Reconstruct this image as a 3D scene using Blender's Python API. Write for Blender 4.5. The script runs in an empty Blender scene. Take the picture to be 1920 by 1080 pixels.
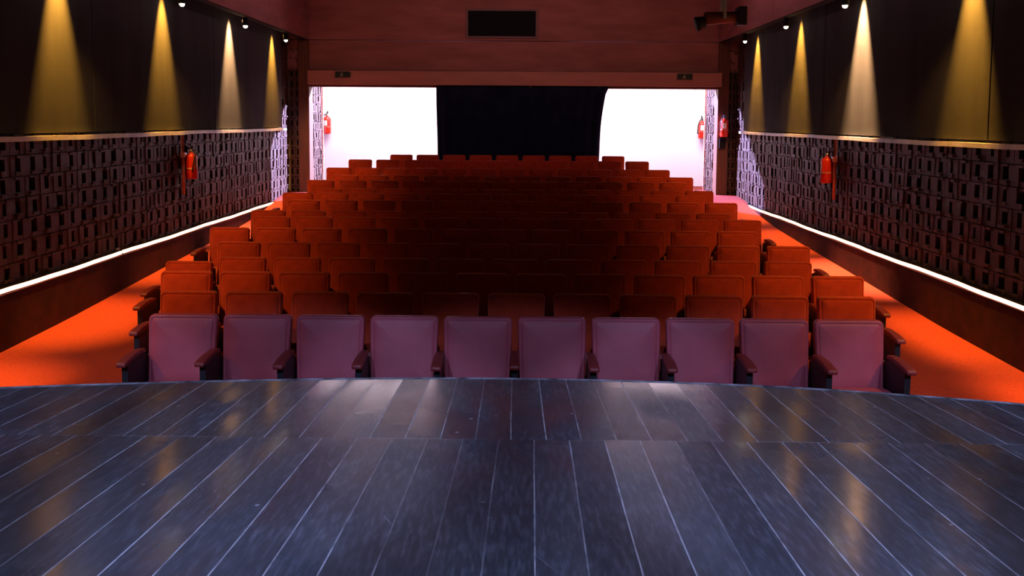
import bpy, bmesh, math, random
from mathutils import Vector, Matrix
R = math.radians
random.seed(7)
S = bpy.context.scene
C = S.collection

# ------------------------------------------------------------------ camera
H = 2.2                                   # eye height above the floor of the front row
F = 1700.0
cam_d = bpy.data.cameras.new('camera')
cam = bpy.data.objects.new('camera', cam_d); C.objects.link(cam)
cam_d.sensor_width = 36.0
cam_d.lens = 36.0 * F / 1920.0
cam_d.shift_y = -180.0 / 1920.0
cam_d.clip_start = 0.05
pitch = math.atan(132.0 / F); yaw = math.atan(14.0 / F); roll = 0.007
cam.matrix_world = (Matrix.Translation((0, 0, H)) @ Matrix.Rotation(yaw, 4, 'Z')
                    @ Matrix.Rotation(R(90) - pitch, 4, 'X') @ Matrix.Rotation(roll, 4, 'Z'))
S.camera = cam

# ------------------------------------------------------------------ world, exposure
w = bpy.data.worlds.new('world'); S.world = w; w.use_nodes = True
w.node_tree.nodes['Background'].inputs[0].default_value = (0.05, 0.05, 0.08, 1)
w.node_tree.nodes['Background'].inputs[1].default_value = 0.05
S.view_settings.view_transform = 'Standard'; S.view_settings.look = 'None'
S.view_settings.gamma = 1; S.view_settings.exposure = 0.0
S.view_settings.use_curve_mapping = False

# ------------------------------------------------------------------ lights
def aim(o, loc, to):
    o.location = loc
    o.rotation_euler = (Vector(to) - Vector(loc)).to_track_quat('-Z', 'Y').to_euler()
def spot(name, loc, to, power, col, size, blend=1.0, rad=0.03, parent=None):
    d = bpy.data.lights.new(name, 'SPOT'); d.energy = power; d.color = col
    d.spot_size = R(size); d.spot_blend = blend; d.shadow_soft_size = rad
    o = bpy.data.objects.new(name, d); C.objects.link(o); aim(o, loc, to)
    return o
def area(name, loc, to, power, col, sx, sy, spread=180):
    d = bpy.data.lights.new(name, 'AREA'); d.energy = power; d.color = col
    d.shape = 'RECTANGLE'; d.size = sx; d.size_y = sy; d.spread = R(spread)
    o = bpy.data.objects.new(name, d); C.objects.link(o); aim(o, loc, to)
    return o
YB = 19.0                                 # front of the rear wall
# blue-violet work light over the stage
for sx in (-3.4, -1.7, 0.0, 1.7, 3.4):
    spot('stage_light', (sx, -0.6, 4.7), (sx * 1.05, 3.45, 0.8), 600, (0.44, 0.54, 1.0), 35, 0.22, 0.05)
# added fill lamps, no real cove: rose glow on rear timber and fascias
area('timber_fill', (0.0, 14.5, 5.0), (-0.2, 19.0, 4.1), 22, (1.0, 0.42, 0.42), 6.0, 0.3, 120)
for sx in (-1, 1):
    area('timber_fill', (sx * 1.5, 12.5, 4.75), (sx * 4.4, 12.5, 4.62), 11, (1.0, 0.42, 0.50), 8.0, 0.3, 60)
# foyer behind the openings
for sx in (-3.0, 3.0):
    area('foyer_light', (sx, 19.75, 4.5), (sx, 21.6, 1.6), 180, (1.0, 0.97, 1.0), 3.0, 0.5, 150)
spot('foyer_window_light', (1.7, 20.9, 4.1), (-4.8, 18.1, 1.6), 34000, (0.50, 0.48, 1.0), 40, 0.3, 0.05)
spot('foyer_window_light', (-0.5, 20.9, 4.1), (4.5, 17.9, 1.6), 19000, (0.46, 0.44, 1.0), 52, 0.3, 0.05)

# ------------------------------------------------------------------ materials
def mat(name, col, rough=0.6, metal=0.0, emit=None, estr=0.0, sheen=0.0, coat=0.0, spec=0.5):
    m = bpy.data.materials.new(name); m.use_nodes = True
    b = m.node_tree.nodes['Principled BSDF']
    b.inputs['Base Color'].default_value = (*col, 1); b.inputs['Roughness'].default_value = rough
    b.inputs['Metallic'].default_value = metal; b.inputs['Sheen Weight'].default_value = sheen
    b.inputs['Coat Weight'].default_value = coat; b.inputs['Specular IOR Level'].default_value = spec
    if emit:
        b.inputs['Emission Color'].default_value = (*emit, 1); b.inputs['Emission Strength'].default_value = estr
    return m
def N(m, t, **kw):
    n = m.node_tree.nodes.new(t)
    for k, v in kw.items():
        if k in n.inputs.keys(): n.inputs[k].default_value = v
        else: setattr(n, k, v)
    return n
def L(m, a, b): m.node_tree.links.new(a, b)
def noisy(m, c1, c2, scale=8.0, bump=0.0, bscale=60.0, stretch=(1, 1, 1), rough=None, detail=6.0):
    b = m.node_tree.nodes['Principled BSDF']
    tc = N(m, 'ShaderNodeTexCoord'); mp = N(m, 'ShaderNodeMapping'); mp.inputs['Scale'].default_value = stretch
    L(m, tc.outputs['Object'], mp.inputs[0])
    no = N(m, 'ShaderNodeTexNoise', Scale=scale, Detail=detail); L(m, mp.outputs[0], no.inputs['Vector'])
    cr = N(m, 'ShaderNodeValToRGB'); cr.color_ramp.elements[0].position = 0.32; cr.color_ramp.elements[1].position = 0.68
    cr.color_ramp.elements[0].color = (*c1, 1); cr.color_ramp.elements[1].color = (*c2, 1)
    L(m, no.outputs['Fac'], cr.inputs[0]); L(m, cr.outputs[0], b.inputs['Base Color'])
    if bump:
        n2 = N(m, 'ShaderNodeTexNoise', Scale=bscale, Detail=4.0); L(m, mp.outputs[0], n2.inputs['Vector'])
        bp = N(m, 'ShaderNodeBump', Strength=bump, Distance=0.01); L(m, n2.outputs['Fac'], bp.inputs['Height'])
        L(m, bp.outputs[0], b.inputs['Normal'])
    if rough:
        mr = N(m, 'ShaderNodeMapRange'); mr.inputs['To Min'].default_value = rough[0]; mr.inputs['To Max'].default_value = rough[1]
        L(m, no.outputs['Fac'], mr.inputs['Value']); L(m, mr.outputs[0], b.inputs['Roughness'])
    return m

M = {}
M['carpet'] = noisy(mat('red_carpet', (0.7, 0.06, 0.02), 0.95), (0.19, 0.014, 0.005), (0.27, 0.021, 0.008), 40, 0.5, 350)
M['dado'] = noisy(mat('maroon_dado', (0.06, 0.008, 0.01), 0.9, spec=0.2), (0.030, 0.004, 0.006), (0.060, 0.008, 0.010), 6, 0.3, 200)
M['lattice'] = noisy(mat('clay_block', (0.3, 0.15, 0.1), 0.55), (0.050, 0.024, 0.015), (0.090, 0.048, 0.031), 7, 0.8, 45)
M['panel'] = noisy(mat('black_acoustic_cloth', (0.05, 0.045, 0.045), 0.95, spec=0.1), (0.038, 0.040, 0.046), (0.056, 0.058, 0.064), 2.5, 0.25, 300, (1, 1, 0.15))
M['black'] = mat('black_paint', (0.008, 0.008, 0.011), 0.8, spec=0.2)
M['wood'] = noisy(mat('rosewood_board', (0.3, 0.12, 0.1), 0.75, spec=0.25), (0.26, 0.115, 0.10), (0.36, 0.16, 0.14), 1.4, 0.1, 40, (1, 1, 4))
M['beam'] = noisy(mat('beam_board', (0.4, 0.18, 0.13), 0.6, spec=0.3), (0.40, 0.19, 0.14), (0.50, 0.24, 0.18), 2.0, 0.1, 30, (0.5, 1, 3))
M['pillar'] = noisy(mat('brown_pillar', (0.12, 0.045, 0.02), 0.6), (0.09, 0.032, 0.014), (0.15, 0.055, 0.022), 4, 0.1, 30, (6, 6, 0.5))
M['white'] = mat('white_plaster', (0.85, 0.83, 0.85), 0.8)
M['rail'] = noisy(mat('grey_duct', (0.55, 0.53, 0.55), 0.45), (0.42, 0.40, 0.43), (0.62, 0.6, 0.62), 5, 0.2, 20)
M['neon'] = mat('light_tube', (1, 1, 1), 0.5, emit=(1.0, 0.42, 0.24), estr=6.5)
M['curtain'] = noisy(mat('navy_curtain', (0.004, 0.006, 0.014), 0.9, spec=0.1, sheen=0.05), (0.004, 0.007, 0.026), (0.010, 0.016, 0.050), 3, 0.2, 120)
M['redpaint'] = mat('red_enamel', (0.72, 0.035, 0.015), 0.3, coat=0.5)
M['blackrub'] = mat('black_rubber', (0.012, 0.012, 0.014), 0.6)
M['steel'] = mat('dull_steel', (0.55, 0.52, 0.48), 0.35, metal=0.9)
M['label'] = mat('white_label', (0.75, 0.72, 0.66), 0.5)
M['pipe'] = noisy(mat('red_pipe', (0.45, 0.12, 0.08), 0.4), (0.42, 0.08, 0.05), (0.6, 0.3, 0.22), 9, 0.1, 20)
M['pipewhite'] = mat('white_pipe', (0.8, 0.75, 0.72), 0.35)
M['bulb'] = mat('lamp_glass', (1, 1, 1), 0.3, emit=(1.0, 0.86, 0.6), estr=30.0)
M['vent'] = mat('dark_glass', (0.003, 0.004, 0.008), 0.6, spec=0.1)
M['frame'] = mat('window_trim', (0.16, 0.10, 0.09), 0.6)
M['vinyl'] = noisy(mat('maroon_vinyl', (0.33, 0.055, 0.07), 0.42), (0.40, 0.068, 0.095), (0.50, 0.088, 0.12), 5, 0.25, 260, rough=(0.36, 0.5))
M['fabric'] = noisy(mat('red_fabric', (0.4, 0.03, 0.02), 0.9, sheen=0.3, spec=0.2), (0.50, 0.048, 0.018), (0.68, 0.070, 0.026), 9, 0.35, 400)
M['arm'] = mat('maroon_arm_pad', (0.24, 0.03, 0.03), 0.45)
M['shell'] = mat('dark_shell', (0.03, 0.01, 0.01), 0.55)
M['standard'] = mat('black_standard', (0.010, 0.014, 0.020), 0.5)
M['signgreen'] = mat('dark_green_acrylic', (0.010, 0.020, 0.010), 0.35)
M['signpale'] = mat('pale_pictogram', (0.35, 0.30, 0.24), 0.5)
M['lampbody'] = mat('brown_lamp_body', (0.20, 0.07, 0.04), 0.4)
M['nosing'] = noisy(mat('worn_nosing', (0.3, 0.3, 0.36), 0.6), (0.05, 0.05, 0.07), (0.62, 0.62, 0.72), 12, 0.2, 40, (1, 1, 1))

# stage boards: black paint, pale dust in the joints, scuffs
def stage_material():
    m = mat('stage_boards', (0.05, 0.05, 0.06), 0.4); nt = m.node_tree; b = nt.nodes['Principled BSDF']
    def mth(op, a, c=None, d=None):
        n = nt.nodes.new('ShaderNodeMath'); n.operation = op
        for i, v in enumerate((a, c, d)):
            if v is None: continue
            if isinstance(v, (int, float)): n.inputs[i].default_value = v
            else: L(m, v, n.inputs[i])
        return n.outputs[0]
    def noise(vec, scale, detail=4.0, rough=0.5):
        n = N(m, 'ShaderNodeTexNoise', Scale=scale, Detail=detail, Roughness=rough); L(m, vec, n.inputs['Vector']); return n.outputs['Fac']
    def smooth(v, a, c, lo=0.0, hi=1.0):
        n = N(m, 'ShaderNodeMapRange'); n.interpolation_type = 'SMOOTHSTEP'
        n.inputs['From Min'].default_value = a; n.inputs['From Max'].default_value = c
        n.inputs['To Min'].default_value = lo; n.inputs['To Max'].default_value = hi
        L(m, v, n.inputs['Value']); return n.outputs[0]
    def comb(x, y, z=0.0):
        n = nt.nodes.new('ShaderNodeCombineXYZ')
        for i, v in enumerate((x, y, z)):
            if isinstance(v, (int, float)): n.inputs[i].default_value = v
            else: L(m, v, n.inputs[i])
        return n.outputs[0]
    tc = N(m, 'ShaderNodeTexCoord'); P = tc.outputs['Object']
    sp = N(m, 'ShaderNodeSeparateXYZ'); L(m, P, sp.inputs[0]); x, y = sp.outputs[0], sp.outputs[1]
    PW, YS = 0.1447, 3.62
    up = mth('GREATER_THAN', y, YS)
    dy = mth('SUBTRACT', y, YS)
    slope = mth('MULTIPLY_ADD', up, -0.0185, 0.0135)
    off = mth('MULTIPLY_ADD', up, -0.095, 0.067)
    xs = mth('SUBTRACT', mth('SUBTRACT', x, mth('MULTIPLY', slope, dy)), off)
    t = mth('DIVIDE', xs, PW)
    wob = mth('MULTIPLY', mth('SUBTRACT', noise(comb(mth('MULTIPLY', x, 3), mth('MULTIPLY', y, 1.2)), 1.0, 2.0), 0.5), 0.06)
    t = mth('ADD', t, wob)
    idx = mth('FLOOR', t); fr = mth('SUBTRACT', t, idx)
    edge = mth('MULTIPLY', mth('MINIMUM', fr, mth('SUBTRACT', 1.0, fr)), PW)
    bid = mth('MULTIPLY_ADD', up, 37.0, idx)
    wn = N(m, 'ShaderNodeTexWhiteNoise', noise_dimensions='1D'); L(m, bid, wn.inputs['W'])
    rnd = wn.outputs['Value']; rcol = N(m, 'ShaderNodeSeparateColor'); L(m, wn.outputs['Color'], rcol.inputs[0])
    lid = mth('MULTIPLY_ADD', up, 61.0, mth('ROUND', t))
    wl = N(m, 'ShaderNodeTexWhiteNoise', noise_dimensions='1D'); L(m, lid, wl.inputs['W'])
    # dusty joint: visibility differs per joint and along it
    along = noise(comb(mth('MULTIPLY', lid, 3.7), mth('MULTIPLY', y, 1.6)), 1.0, 3.0)
    fine = noise(comb(mth('MULTIPLY', x, 40), mth('MULTIPLY', y, 14)), 1.0, 3.0)
    vis = mth('MULTIPLY', smooth(mth('MULTIPLY_ADD', wl.outputs['Value'], 0.34, along), 0.42, 0.78, 0.22, 1.0), smooth(fine, 0.25, 0.6, 0.35, 1.0))
    line = smooth(edge, 0.0010, 0.0036, 1.0, 0.0)
    dust = mth('MULTIPLY', line, vis)
    seamd = mth('ABSOLUTE', mth('SUBTRACT', dy, mth('MULTIPLY', wob, 0.3)))
    seam = mth('MULTIPLY', smooth(seamd, 0.002, 0.007, 1.0, 0.0), smooth(noise(P, 2.3, 3), 0.40, 0.65, 0.05, 0.8))
    # scuffs, grime, paint specks
    gr = noise(comb(mth('MULTIPLY', x, 60), mth('MULTIPLY', y, 9)), 1.0, 3.0, 0.6)
    sc = smooth(gr, 0.40, 0.80)
    big = noise(P, 1.4, 3.0, 0.5)
    sp2 = N(m, 'ShaderNodeTexVoronoi', Scale=7.0); L(m, P, sp2.inputs['Vector'])
    speck = mth('MULTIPLY', smooth(sp2.outputs['Distance'], 0.035, 0.07, 1.0, 0.0), smooth(noise(P, 3.1, 2), 0.47, 0.56))
    sp3 = N(m, 'ShaderNodeTexVoronoi', Scale=24.0); L(m, P, sp3.inputs['Vector'])
    speck = mth('MAXIMUM', speck, mth('MULTIPLY', smooth(sp3.outputs['Distance'], 0.05, 0.10, 0.6, 0.0), smooth(noise(P, 1.7, 2), 0.56, 0.64)))
    scratch = noise(comb(mth('MULTIPLY', mth('MULTIPLY_ADD', y, 0.5, x), 60), mth('MULTIPLY', mth('MULTIPLY_ADD', x, -0.5, y), 1.5)), 1.0, 2.0)
    scr = mth('MULTIPLY', smooth(scratch, 0.70, 0.76), smooth(big, 0.5, 0.6))
    base = N(m, 'ShaderNodeMix', data_type='RGBA')
    base.inputs['A'].default_value = (0.060, 0.070, 0.088, 1); base.inputs['B'].default_value = (0.19, 0.215, 0.265, 1)
    f = mth('ADD', mth('MULTIPLY', sc, 0.75), mth('MULTIPLY', rnd, 0.20)); f = mth('MULTIPLY', f, smooth(big, 0.3, 0.7, 0.45, 1.15))
    L(m, f, base.inputs['Factor'])
    mx = N(m, 'ShaderNodeMix', data_type='RGBA'); mx.inputs['B'].default_value = (0.60, 0.60, 0.66, 1)
    k = mth('MAXIMUM', mth('MAXIMUM', dust, mth('MULTIPLY', seam, 0.35)), mth('MAXIMUM', mth('MULTIPLY', speck, 0.75), mth('MULTIPLY', scr, 0.5)))
    L(m, k, mx.inputs['Factor']); L(m, base.outputs['Result'], mx.inputs['A']); L(m, mx.outputs['Result'], b.inputs['Base Color'])
    rg = mth('ADD', smooth(big, 0.3, 0.7, 0.20, 0.36), mth('MULTIPLY', rcol.outputs[1], 0.10)); rg = mth('MAXIMUM', rg, mth('MULTIPLY', k, 0.8))
    L(m, rg, b.inputs['Roughness'])
    # each board lies at its own slight angle
    tilt = comb(mth('MULTIPLY', mth('SUBTRACT', rnd, 0.5), 0.035), mth('MULTIPLY', mth('SUBTRACT', rcol.outputs[0], 0.5), 0.030))
    bp = N(m, 'ShaderNodeBump', Strength=0.0, Distance=0.002); L(m, gr, bp.inputs['Height'])
    va = N(m, 'ShaderNodeVectorMath', operation='ADD'); L(m, bp.outputs[0], va.inputs[0]); L(m, tilt, va.inputs[1])
    vn = N(m, 'ShaderNodeVectorMath', operation='NORMALIZE'); L(m, va.outputs[0], vn.inputs[0])
    L(m, vn.outputs[0], b.inputs['Normal'])
    # glossier worn varnish in streaks along the boards
    st = noise(comb(mth('MULTIPLY', x, 4.5), mth('MULTIPLY', y, 1.3), mth('MULTIPLY', bid, 0.9)), 1.0, 1.5, 0.45)
    cw = mth('MULTIPLY', smooth(st, 0.36, 0.66), mth('SUBTRACT', 1.0, k))
    L(m, cw, b.inputs['Coat Weight']); b.inputs['Coat IOR'].default_value = 1.7
    L(m, smooth(st, 0.3, 0.7, 0.20, 0.13), b.inputs['Coat Roughness']); L(m, vn.outputs[0], b.inputs['Coat Normal'])
    return m
M['stage'] = stage_material()

# ------------------------------------------------------------------ mesh helpers
def bx(bm, x0, x1, y0, y1, z0, z1):
    v = [bm.verts.new(p) for p in ((x0,y0,z0),(x1,y0,z0),(x1,y1,z0),(x0,y1,z0),(x0,y0,z1),(x1,y0,z1),(x1,y1,z1),(x0,y1,z1))]
    for f in ((0,3,2,1),(4,5,6,7),(0,1,5,4),(1,2,6,5),(2,3,7,6),(3,0,4,7)): bm.faces.new([v[i] for i in f])
    return v
def loft(bm, rings, cap=True):
    rv = [[bm.verts.new(p) for p in r] for r in rings]
    n = len(rv[0])
    for a, b in zip(rv, rv[1:]):
        for i in range(n): bm.faces.new((a[i], a[(i+1) % n], b[(i+1) % n], b[i]))
    if cap:
        bm.faces.new(list(reversed(rv[0]))); bm.faces.new(rv[-1])
    return rv
def lathe(bm, prof, c=(0,0,0), axis='Z', n=20):
    rings = []
    for r, h in prof:
        ring = []
        for i in range(n):
            a = 2 * math.pi * i / n; p = (r * math.cos(a), r * math.sin(a), h)
            if axis == 'X': p = (p[2], p[0], p[1])
            if axis == 'Y': p = (p[1], p[2], p[0])
            ring.append((c[0]+p[0], c[1]+p[1], c[2]+p[2]))
        rings.append(ring)
    loft(bm, rings)
def tube(bm, pts, r, n=8):
    pts = [Vector(p) for p in pts]; rings = []
    for i, p in enumerate(pts):
        d = (pts[min(i+1, len(pts)-1)] - pts[max(i-1, 0)]).normalized()
        q = d.to_track_quat('Z', 'Y')
        rings.append([p + q @ Vector((r*math.cos(2*math.pi*k/n), r*math.sin(2*math.pi*k/n), 0)) for k in range(n)])
    loft(bm, rings)
def obj(name, bm, m, parent=None, smooth=False, bevel=0.0, seg=2):
    bmesh.ops.recalc_face_normals(bm, faces=bm.faces)
    me = bpy.data.meshes.new(name); bm.to_mesh(me); bm.free()
    ms = m if isinstance(m, (list, tuple)) else [m]
    for q in ms: me.materials.append(q)
    if smooth:
        for p in me.polygons: p.use_smooth = True
    o = bpy.data.objects.new(name, me); C.objects.link(o)
    if parent: o.parent = parent
    if bevel:
        md = o.modifiers.new('bevel', 'BEVEL'); md.width = bevel; md.segments = seg; md.limit_method = 'ANGLE'
    return o
def tag(o, label, cat, group=None, kind=None):
    o['label'] = label; o['category'] = cat
    if group: o['group'] = group
    if kind: o['kind'] = kind
    return o
def thing(name, label, cat, loc=(0,0,0), rz=0.0, group=None):
    o = bpy.data.objects.new(name, None); C.objects.link(o); o.location = loc; o.rotation_euler = (0, 0, rz)
    o.empty_display_size = 0.1
    return tag(o, label, cat, group)
def struct(name, bm, m, **kw):
    o = obj(name, bm, m, **kw); o['kind'] = 'structure'; return o
def B(): return bmesh.new()
def dup(root, loc=None, rot=None, label=None, group=None):
    r = root.copy(); C.objects.link(r)
    if loc: r.location = loc
    if rot: r.rotation_euler = rot
    if label: r['label'] = label
    if group: r['group'] = group
    for ch in [o for o in root.children]:
        c = ch.copy(); C.objects.link(c); c.parent = r
        for g in ch.children:
            d = g.copy(); C.objects.link(d); d.parent = c
    return r

# ------------------------------------------------------------------ setting
XL, XR = -4.83, 4.50                      # side walls
SL, SR = -4.40, 4.11                      # inner faces of the timber fascias
ZS, ZC = 3.855, 5.15                      # soffit, ceiling
PR = [(0.0,0.0),(6.2,0.0),(7.9,0.03),(9.4,0.075),(10.9,0.15),(12.6,0.235),(14.1,0.305),(15.6,0.39),(16.5,0.47),(17.3,0.58),(18.1,0.66),(19.0,0.70),(22.0,0.70)]
def fz(y):
    if y <= PR[0][0]: return 0.0
    for (a, p), (b, q) in zip(PR, PR[1:]):
        if y <= b: return p + (q - p) * (y - a) / (b - a)
    return PR[-1][1]
bm = B()
ys = [-4.0] + [i * 0.4 for i in range(0, 48)] + [19.1]
vt = [(bm.verts.new((XL-0.3, y, fz(y))), bm.verts.new((XR+0.3, y, fz(y)))) for y in ys]
for a, b in zip(vt, vt[1:]): bm.faces.new((a[0], a[1], b[1], b[0]))
lo = [(bm.verts.new((XL-0.3, y, -0.2)), bm.verts.new((XR+0.3, y, -0.2))) for y in ys]
for a, b in zip(lo, lo[1:]): bm.faces.new((a[0], b[0], b[1], a[1]))
struct('floor', bm, M['carpet'])
bm = B(); bx(bm, -5.6, 5.4, 19.1, 21.7, 0.5, 0.70); struct('floor_foyer', bm, M['carpet'])
bm = B(); bx(bm, -5.6, 5.4, -4.2, 21.8, ZC, ZC+0.1); struct('ceiling', bm, M['black'])
bm = B(); bx(bm, XL-0.5, XL-0.1, -4.0, 19.4, -0.1, ZC); struct('wall_left', bm, M['lattice'])
bm = B(); bx(bm, XR+0.1, XR+0.5, -4.0, 19.4, -0.1, ZC); struct('wall_right', bm, M['lattice'])
bm = B(); bx(bm, -5.6, 5.4, -4.2, -4.0, -0.1, ZC); struct('wall_front', bm, M['black'])

def block_wall(bm, o, u, nrm, length, z0, z1, mod=0.26, rh=0.20):
    """courses of hollow clay blocks, each with a slot and a ledge under it"""
    u = Vector(u); nrm = Vector(nrm); o = Vector(o)
    def bb(a0, a1, h0, h1, d0, d1):
        vs = bx(bm, a0, a1, d0, d1, h0, h1)
        for v in vs: v.co = o + u * v.co.x + nrm * v.co.y + Vector((0, 0, v.co.z))
    rows = max(1, round((z1 - z0) / rh)); rh = (z1 - z0) / rows
    n = max(1, round(length / mod)); mod = length / n
    bb(0, length, z0, z1, -0.12, -0.105)
    for r in range(rows):
        zz = z0 + r * rh
        for i in range(n):
            a = i * mod
            hw = random.uniform(0.035, 0.055) * mod / 0.26; hc = a + mod/2 + random.uniform(-0.015, 0.015) * mod / 0.26
            hb = zz + rh * random.uniform(0.22, 0.30); ht = zz + rh * random.uniform(0.80, 0.90)
            d = [random.uniform(-0.02, 0.0) for _ in range(4)]
            bb(a + .003, hc - hw, zz + .004, zz + rh - .004, -0.10, d[0])
            bb(hc + hw, a + mod - .003, zz + .004, zz + rh - .004, -0.10, d[1])
            bb(hc - hw, hc + hw, ht, zz + rh - .004, -0.10, d[2])
            bb(hc - hw, hc + hw, zz + .004, hb, -0.10, d[3])
            if random.random() < 0.8:
                bb(hc - hw - .01, hc + hw + random.uniform(0, .02), hb - 0.03, hb - 0.005, -0.05, random.uniform(0.0, 0.022))
            if random.random() < 0.35:
                e = random.uniform(0, mod * 0.6)
                bb(a + e, a + e + 0.08, zz + rh * .86, zz + rh * .97, -0.05, random.uniform(0.0, 0.02))
ZN, ZR = 0.59, 2.00                       # light tube, rail
bm = B(); block_wall(bm, (XL, 3.9, 0), (0,1,0), (1,0,0), 18.95-3.9, ZN+0.02, ZR+0.05)
struct('wall_left_blocks', bm, M['lattice'])
bm = B(); block_wall(bm, (XL, 18.15, 0), (0,1,0), (1,0,0), 0.8, ZR+0.05, ZS-0.02)
struct('wall_left_upper_blocks', bm, M['lattice'])
bm = B(); block_wall(bm, (XR, 3.9, 0), (0,1,0), (-1,0,0), 18.95-3.9, ZN+0.02, ZR+0.05)
struct('wall_right_blocks', bm, M['lattice'])
bm = B(); block_wall(bm, (XR, 18.05, 0), (0,1,0), (-1,0,0), 0.9, ZR+0.05, ZS-0.02)
struct('wall_right_upper_blocks', bm, M['lattice'])
# maroon dado with ledge for the light tube
bm = B(); bx(bm, XL-0.1, XL+0.05, -4, 19.0, -0.1, ZN-0.03); struct('baseboard_left', bm, M['dado'])
bm = B(); bx(bm, XR-0.05, XR+0.1, -4, 19.0, -0.1, ZN-0.03); struct('baseboard_right', bm, M['dado'])
# timber fascias with black soffit behind
for nm, x0, x1, seams in (('trim_1', XL-0.1, SL, (16.0, 11.5, 7)), ('trim_2', SR, XR+0.1, (15.0, 10.3, 6))):
    bm = B(); ya = -4.0
    for s in sorted(seams) + [19.0]:
        xa, xb = (x1-0.08, x1-0.004) if x1 < 0 else (x0+0.004, x0+0.08); bx(bm, xa, xb, ya + 0.006, s - 0.006, ZS+0.015, ZC); ya = s
    struct(nm, bm, M['wood'])
for nm, x0, x1 in (('trim_3', SL-0.12, SL-0.005), ('trim_4', SR+0.005, SR+0.12)):
    bm = B(); bx(bm, x0, x1, -4.0, 19.0, ZS, ZS+0.013); struct(nm, bm, M['black'])  # kept narrow: open slot beside it is shaped for the wash spots
# black strip of wall between cloth panels and soffit is covered by the panels; rear wall
bm = B()
bx(bm, SL-0.5, SR+0.5, YB+0.02, YB+0.3, 3.25, 3.86)
bx(bm, SL-0.5, SR+0.5, YB, YB+0.3, 3.875, ZC)
struct('wall_back', bm, M['wood'])
bm = B(); bx(bm, -1.55, 1.40, YB+0.12, YB+0.26, 0.6, 3.0); struct('wall_back_light_block', bm, M['black'])  # unseen piece added behind the curtain to stop foyer light bleeding through
bm = B(); bx(bm, SL-0.02, SR+0.06, YB-0.09, YB+0.28, 2.945, 3.235); struct('trim_5', bm, M['beam'], bevel=0.006)
bm = B(); bx(bm, SL-0.02, SR+0.06, YB+0.0, YB+0.28, 2.90, 2.945); struct('trim_6', bm, M['pillar'])
# pillars and the dim block returns beside them
bm = B(); bx(bm, SL-0.22, SL, YB-0.04, YB+0.3, 0.6, ZS); struct('trim_7', bm, M['pillar'])
bm = B(); bx(bm, SR, SR+0.22, YB-0.04, YB+0.3, 0.6, ZS); struct('trim_8', bm, M['pillar'])
bm = B(); block_wall(bm, (XL+0.0, YB+0.02, 0), (1,0,0), (0,-1,0), 0.215, 0.6, ZS, mod=0.11)
block_wall(bm, (SL+0.0, YB+0.3, 0), (0,1,0), (1,0,0), 0.9, 0.6, 4.9, mod=0.2)
struct('wall_back_blocks_left', bm, M['lattice'])
bm = B(); block_wall(bm, (SR+0.22, YB+0.02, 0), (1,0,0), (0,-1,0), 0.18, 0.6, ZS, mod=0.09)
block_wall(bm, (SR, YB+0.3, 0), (0,1,0), (-1,0,0), 0.9, 0.6, 4.9, mod=0.2)
struct('wall_back_blocks_right', bm, M['lattice'])
for nm, x0, x1 in (('trim_9', SL-0.13, SL+0.015), ('trim_10', SR-0.015, SR+0.13)):
    bm = B(); bx(bm, x0, x1, 20.2, 20.26, 0.6, 4.9); struct(nm, bm, M['pipe'])
bm = B(); bx(bm, -5.6, -4.55, YB+0.3, YB+0.4, 0.5, ZC); bx(bm, 4.26, 5.4, YB+0.3, YB+0.4, 0.5, ZC); struct('wall_foyer_front', bm, M['white'])
bm = B(); bx(bm, -5.6, 5.4, 21.5, 21.7, 0.5, ZC); struct('wall_foyer_back', bm, M['white'])
bm = B(); bx(bm, -5.7, -5.5, 19.3, 21.7, 0.5, ZC); struct('wall_foyer_left', bm, M['white'])
bm = B(); bx(bm, 5.3, 5.5, 19.3, 21.7, 0.5, ZC); struct('wall_foyer_right', bm, M['white'])

# projection window
t = thing('projection_window', 'dark projection window in the timber wall above the curtain', 'window', (-0.39, YB, 4.22))
bm = B(); bx(bm, -0.70, 0.70, -0.015, 0.02, -0.26, 0.26); obj('pane', bm, M['vent'], t)
bm = B()
for a in ((-0.74,-0.70,-0.30,0.30), (0.70,0.74,-0.30,0.30), (-0.70,0.70,0.26,0.30), (-0.70,0.70,-0.30,-0.26)): bx(bm, a[0], a[1], -0.035, 0.01, a[2], a[3])
obj('frame', bm, M['frame'], t)

# ------------------------------------------------------------------ stage
import bisect
EP = [(-5.0,3.60),(-4.0,4.05),(-3.0,4.36),(-2.55,4.47),(-1.9,4.60),(-1.3,4.70),(-0.7,4.76),(-0.2,4.79),(0.3,4.775),(0.9,4.72),(1.3,4.66),(1.8,4.55),(2.4,4.32),(3.0,4.1),(4.0,3.70),(4.7,3.35)]
def edge_y(x):
    i = min(max(bisect.bisect([p[0] for p in EP], x), 1), len(EP)-1)
    (a, p), (b, q) = EP[i-1], EP[i]; return p + (q-p)*(x-a)/(b-a)
def sz(y): return 1.153 - 0.069 * y
xsn = [XL + 0.06 + (XR - XL - 0.12) * i / 60 for i in range(61)]
def sm(x): return sum(edge_y(x + d) for d in (-.5,-.25,0,.25,.5)) / 5
t = thing('stage', 'black painted plank stage sloping down to a curved front edge', 'stage', (0, 0, 0))
bm = B()
top = [(bm.verts.new((x, -3.9, sz(-3.9))), bm.verts.new((x, sm(x), sz(sm(x))))) for x in xsn]
bot = [(bm.verts.new((x, -3.9, sz(-3.9)-0.05)), bm.verts.new((x, sm(x), sz(sm(x))-0.05))) for x in xsn]
for i in range(60):
    bm.faces.new((top[i][0], top[i+1][0], top[i+1][1], top[i][1])); bm.faces.new((bot[i][0], bot[i][1], bot[i+1][1], bot[i+1][0]))
    bm.faces.new((top[i][1], top[i+1][1], bot[i+1][1], bot[i][1])); bm.faces.new((top[i][0], bot[i][0], bot[i+1][0], top[i+1][0]))
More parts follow.
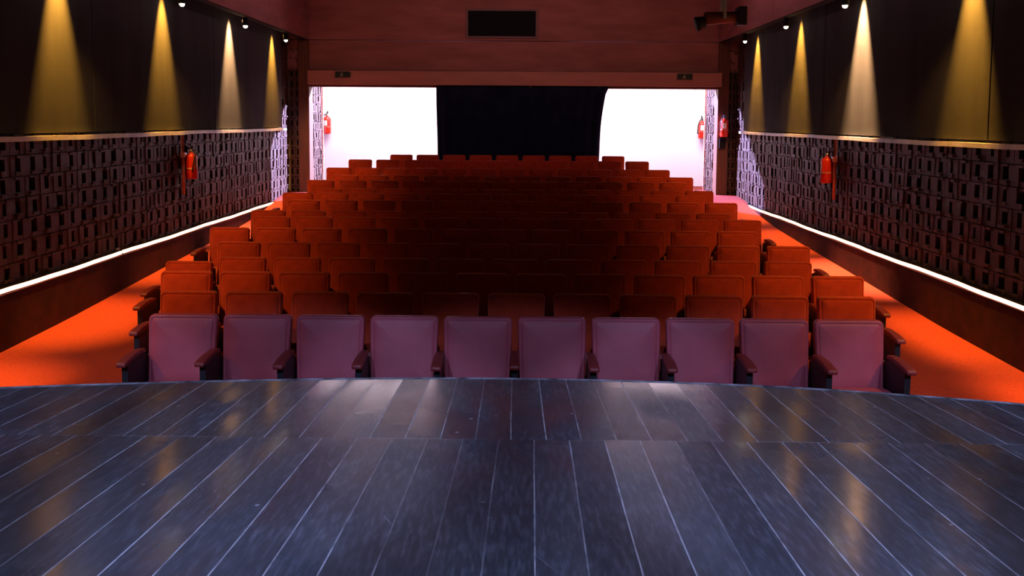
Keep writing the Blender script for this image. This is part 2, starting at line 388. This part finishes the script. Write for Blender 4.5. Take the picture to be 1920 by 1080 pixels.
bm.faces.new((top[0][0], top[0][1], bot[0][1], bot[0][0])); bm.faces.new((top[60][1], top[60][0], bot[60][0], bot[60][1]))
obj('deck', bm, M['stage'], t)
bm = B(); rings = []
for x in xsn:
    y = sm(x); z = sz(y); rings.append([(x, y-0.012, z+0.003), (x, y+0.012, z+0.002), (x, y+0.016, z-0.05), (x, y+0.001, z-0.05)])
loft(bm, rings); obj('front_edge', bm, M['nosing'], t)
bm = B(); rings = []
for x in xsn:
    y = sm(x)-0.06; rings.append([(x, y, 0.0), (x, y, sz(y)-0.052), (x, y-0.03, sz(y)-0.052), (x, y-0.03, 0.0)])
loft(bm, rings); obj('riser', bm, M['black'], t)

# ------------------------------------------------------------------ wall fittings
def side_panels(x, sgn, cuts, side):
    names = ['nearest the rear wall', 'second from the rear wall', 'third from the rear wall', 'fourth from the rear wall', 'nearest the stage']
    for k, (y1, y0) in enumerate(zip(cuts, cuts[1:])):
        bm = B(); bx(bm, min(x, x - sgn*0.16), max(x, x - sgn*0.16), y0 + 0.008, y1 - 0.008, ZR+0.055, 4.7)
        o = obj('acoustic_panel', bm, M['panel'], bevel=0.006)
        tag(o, 'tall black cloth wall panel on the %s wall, %s' % (side, names[k]), 'wall panel', 'black cloth panels on the %s wall' % side)
PL, PRX = XL + 0.09, XR - 0.09
side_panels(PL, 1, [18.1, 14.1, 10.1, 6.1, 2.1, -1.9], 'left')
side_panels(PRX, -1, [18.0, 13.3, 8.6, 3.9, -0.8], 'right')
def rail(x, sgn, y0, y1, joint, label):
    bm = B(); rings = []
    n = 60
    for i in range(n + 1):
        y = y0 + (y1 - y0) * i / n
        dz = 0.004 * math.sin(y * 1.1) + 0.002 * math.sin(y * 4.3) + (0.008 if y > joint else 0)
        xa, xb = x - sgn * 0.10, x + sgn * 0.035
        rings.append([(xa, y, ZR - 0.02 + dz), (xb, y, ZR - 0.02 + dz), (xb, y, ZR + 0.028 + dz), (xa, y, ZR + 0.028 + dz)])
    loft(bm, rings); o = obj('duct_rail', bm, M['rail'])
    tag(o, label, 'rail')
rail(PL, 1, 2.0, 18.3, 12.8, 'pale grey duct rail running under the black panels on the left wall')
rail(PRX, -1, 0.0, 18.2, 13.4, 'pale grey duct rail running under the black panels on the right wall')
def tube_light(x, y0, y1, label):
    bm = B(); pts = []
    n = int((y1 - y0) / 0.25) + 2
    for i in range(n + 1):
        y = y0 + (y1 - y0) * i / n
        pts.append((x, y, ZN + 0.005 * math.sin(y * 2.3 + x) + 0.002 * math.sin(y * 7)))
    tube(bm, pts, 0.021, 8)
    t = thing('light_tube', label, 'light', (0, 0, 0))
    obj('tube', bm, M['neon'], t, True)
    s = 1 if x < 0 else -1
    bm = B(); rings = []
    for (px, py, pz) in pts: rings.append([(px - s*0.034, py, pz - 0.026), (px - s*0.034, py, pz + 0.032), (px + s*0.012, py, pz + 0.032), (px + s*0.012, py, pz + 0.024), (px - s*0.026, py, pz + 0.022), (px - s*0.026, py, pz - 0.026)])
    loft(bm, rings); obj('light_shield', bm, M['black'], t)  # added black lip, keeps the tube's light off the wall above
tube_light(XL+0.035, 3.0, 10.78, 'white light tube on the left wall ledge, length nearer the stage')
tube_light(XL+0.035, 10.86, 18.9, 'white light tube on the left wall ledge, length nearer the rear')
tube_light(XR-0.035, 3.0, 18.9, 'white light tube running along the right wall ledge')

# downlights: lamp under the soffit, plus an added bare spot above it for the wall wash
proto = None
def downlight(x, y, sgn, label, glow, gcol):
    global proto
    if proto is None:
        proto = t = thing('downlight', label, 'ceiling light', (x, y, 3.72), 0, 'small downlights under the side soffits')
        bm = B(); lathe(bm, [(0.035, 0.0), (0.05, 0.01), (0.05, 0.10), (0.03, 0.134)], n=18); obj('housing', bm, M['black'], t, True)
        bm = B(); lathe(bm, [(0.004, -0.036), (0.022, -0.030), (0.033, -0.012), (0.034, 0.004)], n=16); obj('bulb', bm, M['bulb'], t, True)
    else:
        dup(proto, (x, y, 3.72), (0, 0, 0), label)
    wx = PL if sgn > 0 else PRX
    spot('downlight_beam', (x, y, 3.66), (x + sgn * 0.95, y + 1.6, 0.0), 235, (1.0, 0.46, 0.10), 68, 1.0, 0.05)
    spot('unseen_wall_wash', (wx + sgn * 0.15, y, 4.14), (wx + sgn * 0.03, y, 2.2), glow * 40, gcol, 40, 0.9, 0.02)
ORA, PAL = (1.0, 0.42, 0.045), (1.0, 0.50, 0.20)
oL = ['farthest downlight on the left, nearest the rear wall', 'second downlight from the rear wall on the left', 'third downlight from the rear wall on the left',
      'fourth downlight from the rear wall on the left', 'fifth downlight from the rear wall on the left', 'downlight on the left above the stage end']
for k, y in enumerate((17.4, 14.85, 12.08, 9.35, 6.9, 5.4)):
    downlight(-4.47, y, 1, oL[k], 70 if k != 1 else 120, PAL if k == 1 else ORA)
for k, y in enumerate((17.05, 14.45, 11.85, 9.0, 6.7, 5.2)):
    downlight(4.17, y, -1, oL[k].replace('left', 'right'), 70 if k != 2 else 190, PAL if k == 2 else ORA)

# vertical pipes beside the extinguishers
def pipe(x, y, sgn, label):
    t = thing('wall_pipe', label, 'pipe', (x, y, 0))
    bm = B(); tube(bm, [(0,0,1.13), (0,0,1.5), (0,0,1.98)], 0.022, 10); obj('pipe', bm, M['pipe'], t, True)
    bm = B(); tube(bm, [(0.0,-0.035,1.72), (0.0,-0.038,1.85), (0.0,-0.035,1.97)], 0.014, 8); obj('white_conduit', bm, M['pipewhite'], t, True)
    bm = B(); bx(bm, -0.03 if sgn > 0 else -0.03, 0.03, -0.03, 0.03, 1.66, 1.74); obj('junction', bm, M['pipewhite'], t, bevel=0.008)
pipe(XL+0.045, 12.84, 1, 'thin red pipe dropping from the left rail beside the extinguisher')
pipe(XR-0.045, 12.85, -1, 'thin red pipe dropping from the right rail beside the extinguisher')

# fire extinguishers
def extinguisher(loc, rz, label, s=1.0):
    t = thing('fire_extinguisher', label, 'fire extinguisher', loc, rz, 'red wall extinguishers')
    t.scale = (s, s, s)
    bm = B(); lathe(bm, [(0.02,-0.02),(0.075,-0.015),(0.085,0.0),(0.085,0.285),(0.080,0.312),(0.062,0.338),(0.035,0.352),(0.024,0.356),(0.024,0.372)], n=24); obj('cylinder', bm, M['redpaint'], t, True)
    bm = B(); lathe(bm, [(0.0860,0.12),(0.0868,0.121),(0.0868,0.145),(0.0860,0.146)], n=24); obj('band', bm, M['pipe'], t, True)
    bm = B(); lathe(bm, [(0.026,0.370),(0.028,0.375),(0.026,0.40),(0.014,0.412)], n=14); obj('valve', bm, M['steel'], t, True)
    bm = B()
    loft(bm, [[(-0.012,-0.02,0.40),(0.012,-0.02,0.40),(0.012,-0.02,0.412),(-0.012,-0.02,0.412)], [(-0.012,0.10,0.43),(0.012,0.10,0.43),(0.012,0.10,0.440),(-0.012,0.10,0.440)]])
    loft(bm, [[(-0.010,0.0,0.412),(0.010,0.0,0.412),(0.010,0.0,0.424),(-0.010,0.0,0.424)], [(-0.010,0.11,0.468),(0.010,0.11,0.468),(0.010,0.11,0.478),(-0.010,0.11,0.478)]])
    obj('handle', bm, M['blackrub'], t)
    bm = B(); tube(bm, [(0.0,-0.02,0.39),(-0.03,-0.06,0.40),(-0.07,-0.085,0.36),(-0.10,-0.08,0.27),(-0.102,-0.06,0.17),(-0.100,-0.05,0.08)], 0.011, 8); obj('hose', bm, M['blackrub'], t, True)
    bm = B(); bx(bm, -0.03, 0.03, 0.075, 0.10, 0.17, 0.36); obj('bracket', bm, M['steel'], t)
    # paper label wrapped on the front
    bm = B(); n = 10; a0, a1 = R(-125), R(-75)
    ra = [(0.0865*math.cos(a0+(a1-a0)*i/n), 0.0865*math.sin(a0+(a1-a0)*i/n)) for i in range(n+1)]
    for (p, q) in zip(ra, ra[1:]): bm.faces.new([bm.verts.new((p[0],p[1],0.16)), bm.verts.new((q[0],q[1],0.16)), bm.verts.new((q[0],q[1],0.27)), bm.verts.new((p[0],p[1],0.27))])
    obj('label', bm, M['label'], t)
    return t
extinguisher((XL+0.105, 13.0, 1.36), R(90), 'red extinguisher on the left block wall under the rail')
extinguisher((XR-0.105, 13.0, 1.37), R(-90), 'bright red extinguisher on the right block wall under the rail')
extinguisher((SR+0.12, YB-0.14, 1.93), 0, 'red extinguisher on the brown pillar right of the right opening')
extinguisher((-4.55, 21.39, 1.9), 0, 'dark red extinguisher on the white wall in the left opening', 1.1)
extinguisher((4.28, 21.39, 1.85), 0, 'red extinguisher on the white wall in the right opening', 1.1)
bm = B(); bx(bm, SR+0.04, SR+0.17, YB-0.09, YB-0.041, 1.68, 1.88); o = obj('wall_box', bm, M['black'], bevel=0.006)
tag(o, 'small black box on the right brown pillar below the extinguisher', 'box')

# exit signs on the beam
for x, lb in ((-3.68, 'left'), (3.40, 'right')):
    t = thing('exit_sign', 'small dark exit sign on the %s end of the beam' % lb, 'sign', (x, YB-0.09, 3.15 if lb=='left' else 3.15), 0, 'unlit exit signs on the beam')
    bm = B(); bx(bm, -0.155, 0.155, -0.05, 0.0, -0.06, 0.06); obj('housing', bm, M['signgreen'], t, bevel=0.006)
    bm = B()      # running figure and doorway
    bx(bm, -0.035, -0.008, -0.053, -0.049, -0.015, 0.022); lathe(bm, [(0.009,-0.0005),(0.009,0.002)], (-0.012,-0.051,0.036), 'Y', 10)
    bx(bm, -0.05, -0.033, -0.053, -0.049, -0.045, -0.010); bx(bm, -0.010, 0.008, -0.053, -0.049, -0.045, -0.010); bx(bm, -0.008, 0.014, -0.053, -0.049, 0.002, 0.014)
    obj('pictogram', bm, M['signpale'], t)

# navy curtain
t = thing('curtain', 'navy blue floor length curtain between the two bright openings', 'curtain', (0, YB-0.02, 0))
bm = B(); nx, nz = 150, 24; g0 = []; g1 = []
for j in range(nz + 1):
    v = j / nz; z = 0.72 + (2.965 - 0.72) * v
    xa = -1.735 + 0.015 * math.sin(v * 5); xb = 1.60 + 0.20 * v ** 1.3 + 0.02 * math.sin(v * 7) + (0.06 * max(0, (v - 0.93) / 0.07))
    r0, r1 = [], []
    for i in range(nx + 1):
        u = i / nx; x = xa + (xb - xa) * u
        dy = 0.028 * math.sin(u * 95) * (0.55 + 0.45 * math.sin(u * 13 + 1)) * (1.1 - 0.5 * v) + 0.01 * math.sin(u * 31 + v * 3)
        r0.append(bm.verts.new((x, dy, z))); r1.append(bm.verts.new((x, dy + 0.006, z)))
    g0.append(r0); g1.append(r1)
for j in range(nz):
    for i in range(nx):
        bm.faces.new((g0[j][i], g0[j][i+1], g0[j+1][i+1], g0[j+1][i])); bm.faces.new((g1[j][i], g1[j+1][i], g1[j+1][i+1], g1[j][i+1]))
    for k in (0, nx): bm.faces.new((g0[j][k], g0[j+1][k], g1[j+1][k], g1[j][k]))
for i in range(nx):
    for j in (0, nz): bm.faces.new((g0[j][i], g1[j][i], g1[j][i+1], g0[j][i+1]))
obj('cloth', bm, M['curtain'], t, True)
bm = B(); tube(bm, [(-1.8, 0.0, 2.955), (0, 0, 2.955), (1.9, 0, 2.955)], 0.012, 8); obj('curtain_rail', bm, M['black'], t, True)

# stage lamp hanging near the right fascia
t = thing('hanging_spotlight', 'brown cylindrical spotlight hanging near the right timber fascia', 'spotlight', (2.60, 12.0, 3.57))
bm = B(); lathe(bm, [(0.075,-0.20),(0.085,-0.18),(0.075,0.10),(0.07,0.22),(0.04,0.235)], axis='X', n=20); o = obj('body', bm, M['lampbody'], t, True); o.rotation_euler = (0, R(-4), 0)
bm = B(); lathe(bm, [(0.07,-0.33),(0.10,-0.32),(0.075,-0.20)], axis='X', n=20); o = obj('lens_hood', bm, M['blackrub'], t, True); o.rotation_euler = (0, R(-16), 0)
bm = B(); bx(bm, 0.22, 0.33, -0.11, 0.11, -0.10, 0.14); obj('ballast_box', bm, M['blackrub'], t, bevel=0.01)
bm = B(); bx(bm, 0.02, 0.06, -0.115, -0.10, -0.02, 0.30); bx(bm, 0.02, 0.06, 0.10, 0.115, -0.02, 0.30); bx(bm, 0.02, 0.06, -0.115, 0.115, 0.28, 0.30)
tube(bm, [(0.04,0,0.29),(0.04,0,1.2),(0.04,0,1.575)], 0.018, 8); obj('yoke', bm, M['steel'], t)

# ------------------------------------------------------------------ seats
def rrect(w, h, r, n=6):
    pts = []
    for cx, cz, a in ((w-r, h-r, 0), (-w+r, h-r, 90), (-w+r, -h+r, 180), (w-r, -h+r, 270)):
        for i in range(n + 1):
            q = R(a + 90 * i / n); pts.append((cx + r*math.cos(q), cz + r*math.sin(q)))
    return pts
def cushion(w, h, r, rings):
    """rounded pad in the XZ plane; rings = (inset, y)"""
    bm = B(); rr = []
    for ins, y in rings:
        ww, hh, q = w - ins, h - ins, max(r - ins * 0.6, 0.006)
        ww = max(ww, 0.01); hh = max(hh, 0.01); q = min(q, ww*0.9, hh*0.9)
        rr.append([(x, y, z) for x, z in rrect(ww, hh, q)])
    loft(bm, rr); return bm
def back_mesh(name, w, m):
    t_ = [(0.03, 0.035), (0.012, 0.033), (0.003, 0.024), (0.0, 0.008), (0.0, -0.018), (0.003, -0.028), (0.010, -0.034), (0.018, -0.035), (0.021, -0.031), (0.024, -0.035), (0.04, -0.040), (0.08, -0.046), (0.13, -0.050), (0.19, -0.0515)]
    bm = cushion(w, 0.255, 0.038, t_)
    for v in bm.verts:                    # backrest leans and curves
        zz = v.co.z; v.co.x *= 1.0 + 0.03 * zz / 0.255
        v.co.y += 0.05 + 0.16 * zz - 0.15 * zz * zz; v.co.z += 0.60
    return bm
def cushion_mesh(w):
    rg = [(0.03, 0.05), (0.006, 0.046), (0.0, 0.03), (0.0, -0.01), (0.008, -0.028), (0.03, -0.038), (0.08, -0.045), (0.16, -0.048)]
    bm = cushion(w, 0.21, 0.05, rg)
    for v in bm.verts:                    # lay the pad flat: y -> -z, z -> y
        x, y, z = v.co; v.co = (x, -0.30 + z, 0.395 - y + 0.03 * (-z) )
    return bm
def arm_mesh():
    bm = B(); rings = []
    for y, z, w, h in ((-0.02,0.612,0.018,0.010),(-0.04,0.622,0.024,0.014),(-0.12,0.630,0.029,0.016),(-0.25,0.624,0.034,0.018),(-0.35,0.612,0.036,0.018),(-0.385,0.607,0.034,0.015),(-0.392,0.604,0.026,0.009)):
        rings.append([(x, y, z + q) for x, q in rrect(w, h, min(w, h) * 0.6, 3)])
    loft(bm, rings); return bm
def panel_mesh():
    bm = B()
    pr = [(0.03,0.0),(-0.29,0.0),(-0.32,0.06),(-0.325,0.45),(-0.325,0.60),(-0.10,0.615),(0.03,0.57)]
    loft(bm, [[(-0.02, y, z) for y, z in pr], [(0.02, y, z) for y, z in pr]]); return bm
SEATS = {}
def seat_parts(kind):
    w = 0.2365 if kind == 'vinyl' else 0.2215
    m = M[kind]
    t = thing('theatre_seat', 'seat', 'seat', (0, 0, -50))
    obj('backrest', back_mesh('b', w, m), m, t, True)
    bm = B(); 
    sh = cushion(w-0.012, 0.24, 0.035, [(0.03, 0.052), (0.0, 0.048), (0.0, 0.034)])
    for v in sh.verts: zz = v.co.z; v.co.y += 0.05 + 0.16*zz - 0.15*zz*zz; v.co.z += 0.60
    obj('back_shell', sh, M['shell'], t, True); bm.free()
    obj('seat_cushion', cushion_mesh(0.215), m, t, True)
    o = obj('armrest', arm_mesh(), M['arm'], t, True); o.location.x = -0.26
    o = obj('side_panel', panel_mesh(), M['standard'], t); o.location.x = -0.26
    return t
for k in ('vinyl', 'fabric'): SEATS[k] = seat_parts(k)
ordw = ['first','second','third','fourth','fifth','sixth','seventh','eighth','ninth','tenth','eleventh','twelfth','thirteenth','fourteenth','fifteenth','sixteenth']
X0 = {1:-2.585, 2:-2.84, 3:-3.15, 4:-3.42, 5:-3.18, 6:-3.53, 7:-3.27, 8:-3.53, 9:-3.25, 10:-3.53, 11:-3.25, 12:-3.53, 13:-3.27, 14:-3.55, 15:-3.29, 16:-2.6}
CNT = {1:10, 2:11, 15:11, 16:9}
HT = {1:1.378, 2:1.364, 3:1.338, 4:1.330, 5:1.290, 6:1.232, 7:1.188, 8:1.190, 9:1.118, 10:1.082, 11:1.072, 12:0.995, 13:0.955, 14:0.869, 15:0.750, 16:0.680}
DX = 0.52
used = {'vinyl': False, 'fabric': False}
for row in range(1, 17):
    kind = 'vinyl' if row == 1 else 'fabric'
    h = HT[row]; Y = (6.33 * (1 + 0.125 * (row - 1)) - 0.077 * h) / 0.997
    z = H - h - 0.855
    n = CNT.get(row, 12); src = SEATS[kind]; DX = 0.522 if row < 4 else 0.528 if row < 8 else 0.534
    if row == 1: colour = 'maroon vinyl'
    else: colour = 'red fabric'
    for i in range(n):
        x = X0[row] + 0.222 - 0.01 + i * DX
        if i < n // 2: pos = '%s from the left aisle' % ordw[i]
        else: pos = '%s from the right aisle' % ordw[n - 1 - i]
        lab = '%s theatre seat in the %s row from the stage, %s' % (colour, ordw[row-1], pos) if row > 1 else '%s theatre seat in the front row, %s' % (colour, pos)
        grp = 'maroon seats of the front row' if row == 1 else 'red seats of the %s row' % ordw[row-1]
        loc = (x, Y + 0.018 + random.uniform(-0.006, 0.006), z); rot = (random.uniform(-0.012, 0.012), 0, random.uniform(-0.012, 0.012))
        if not used[kind]:
            r = src; r.location = loc; r.rotation_euler = rot; r['label'] = lab; r['group'] = grp; used[kind] = True
        else:
            r = dup(src, loc, rot, lab, grp)
        if (row, i) == (4, 0): r.location.z -= 0.045
        if i == n - 1:
            for nm in ('armrest', 'side_panel'):
                s = [c for c in src.children if c.name.split('.')[0] == nm][0]
                c = s.copy(); C.objects.link(c); c.parent = r; c.location.x = 0.26
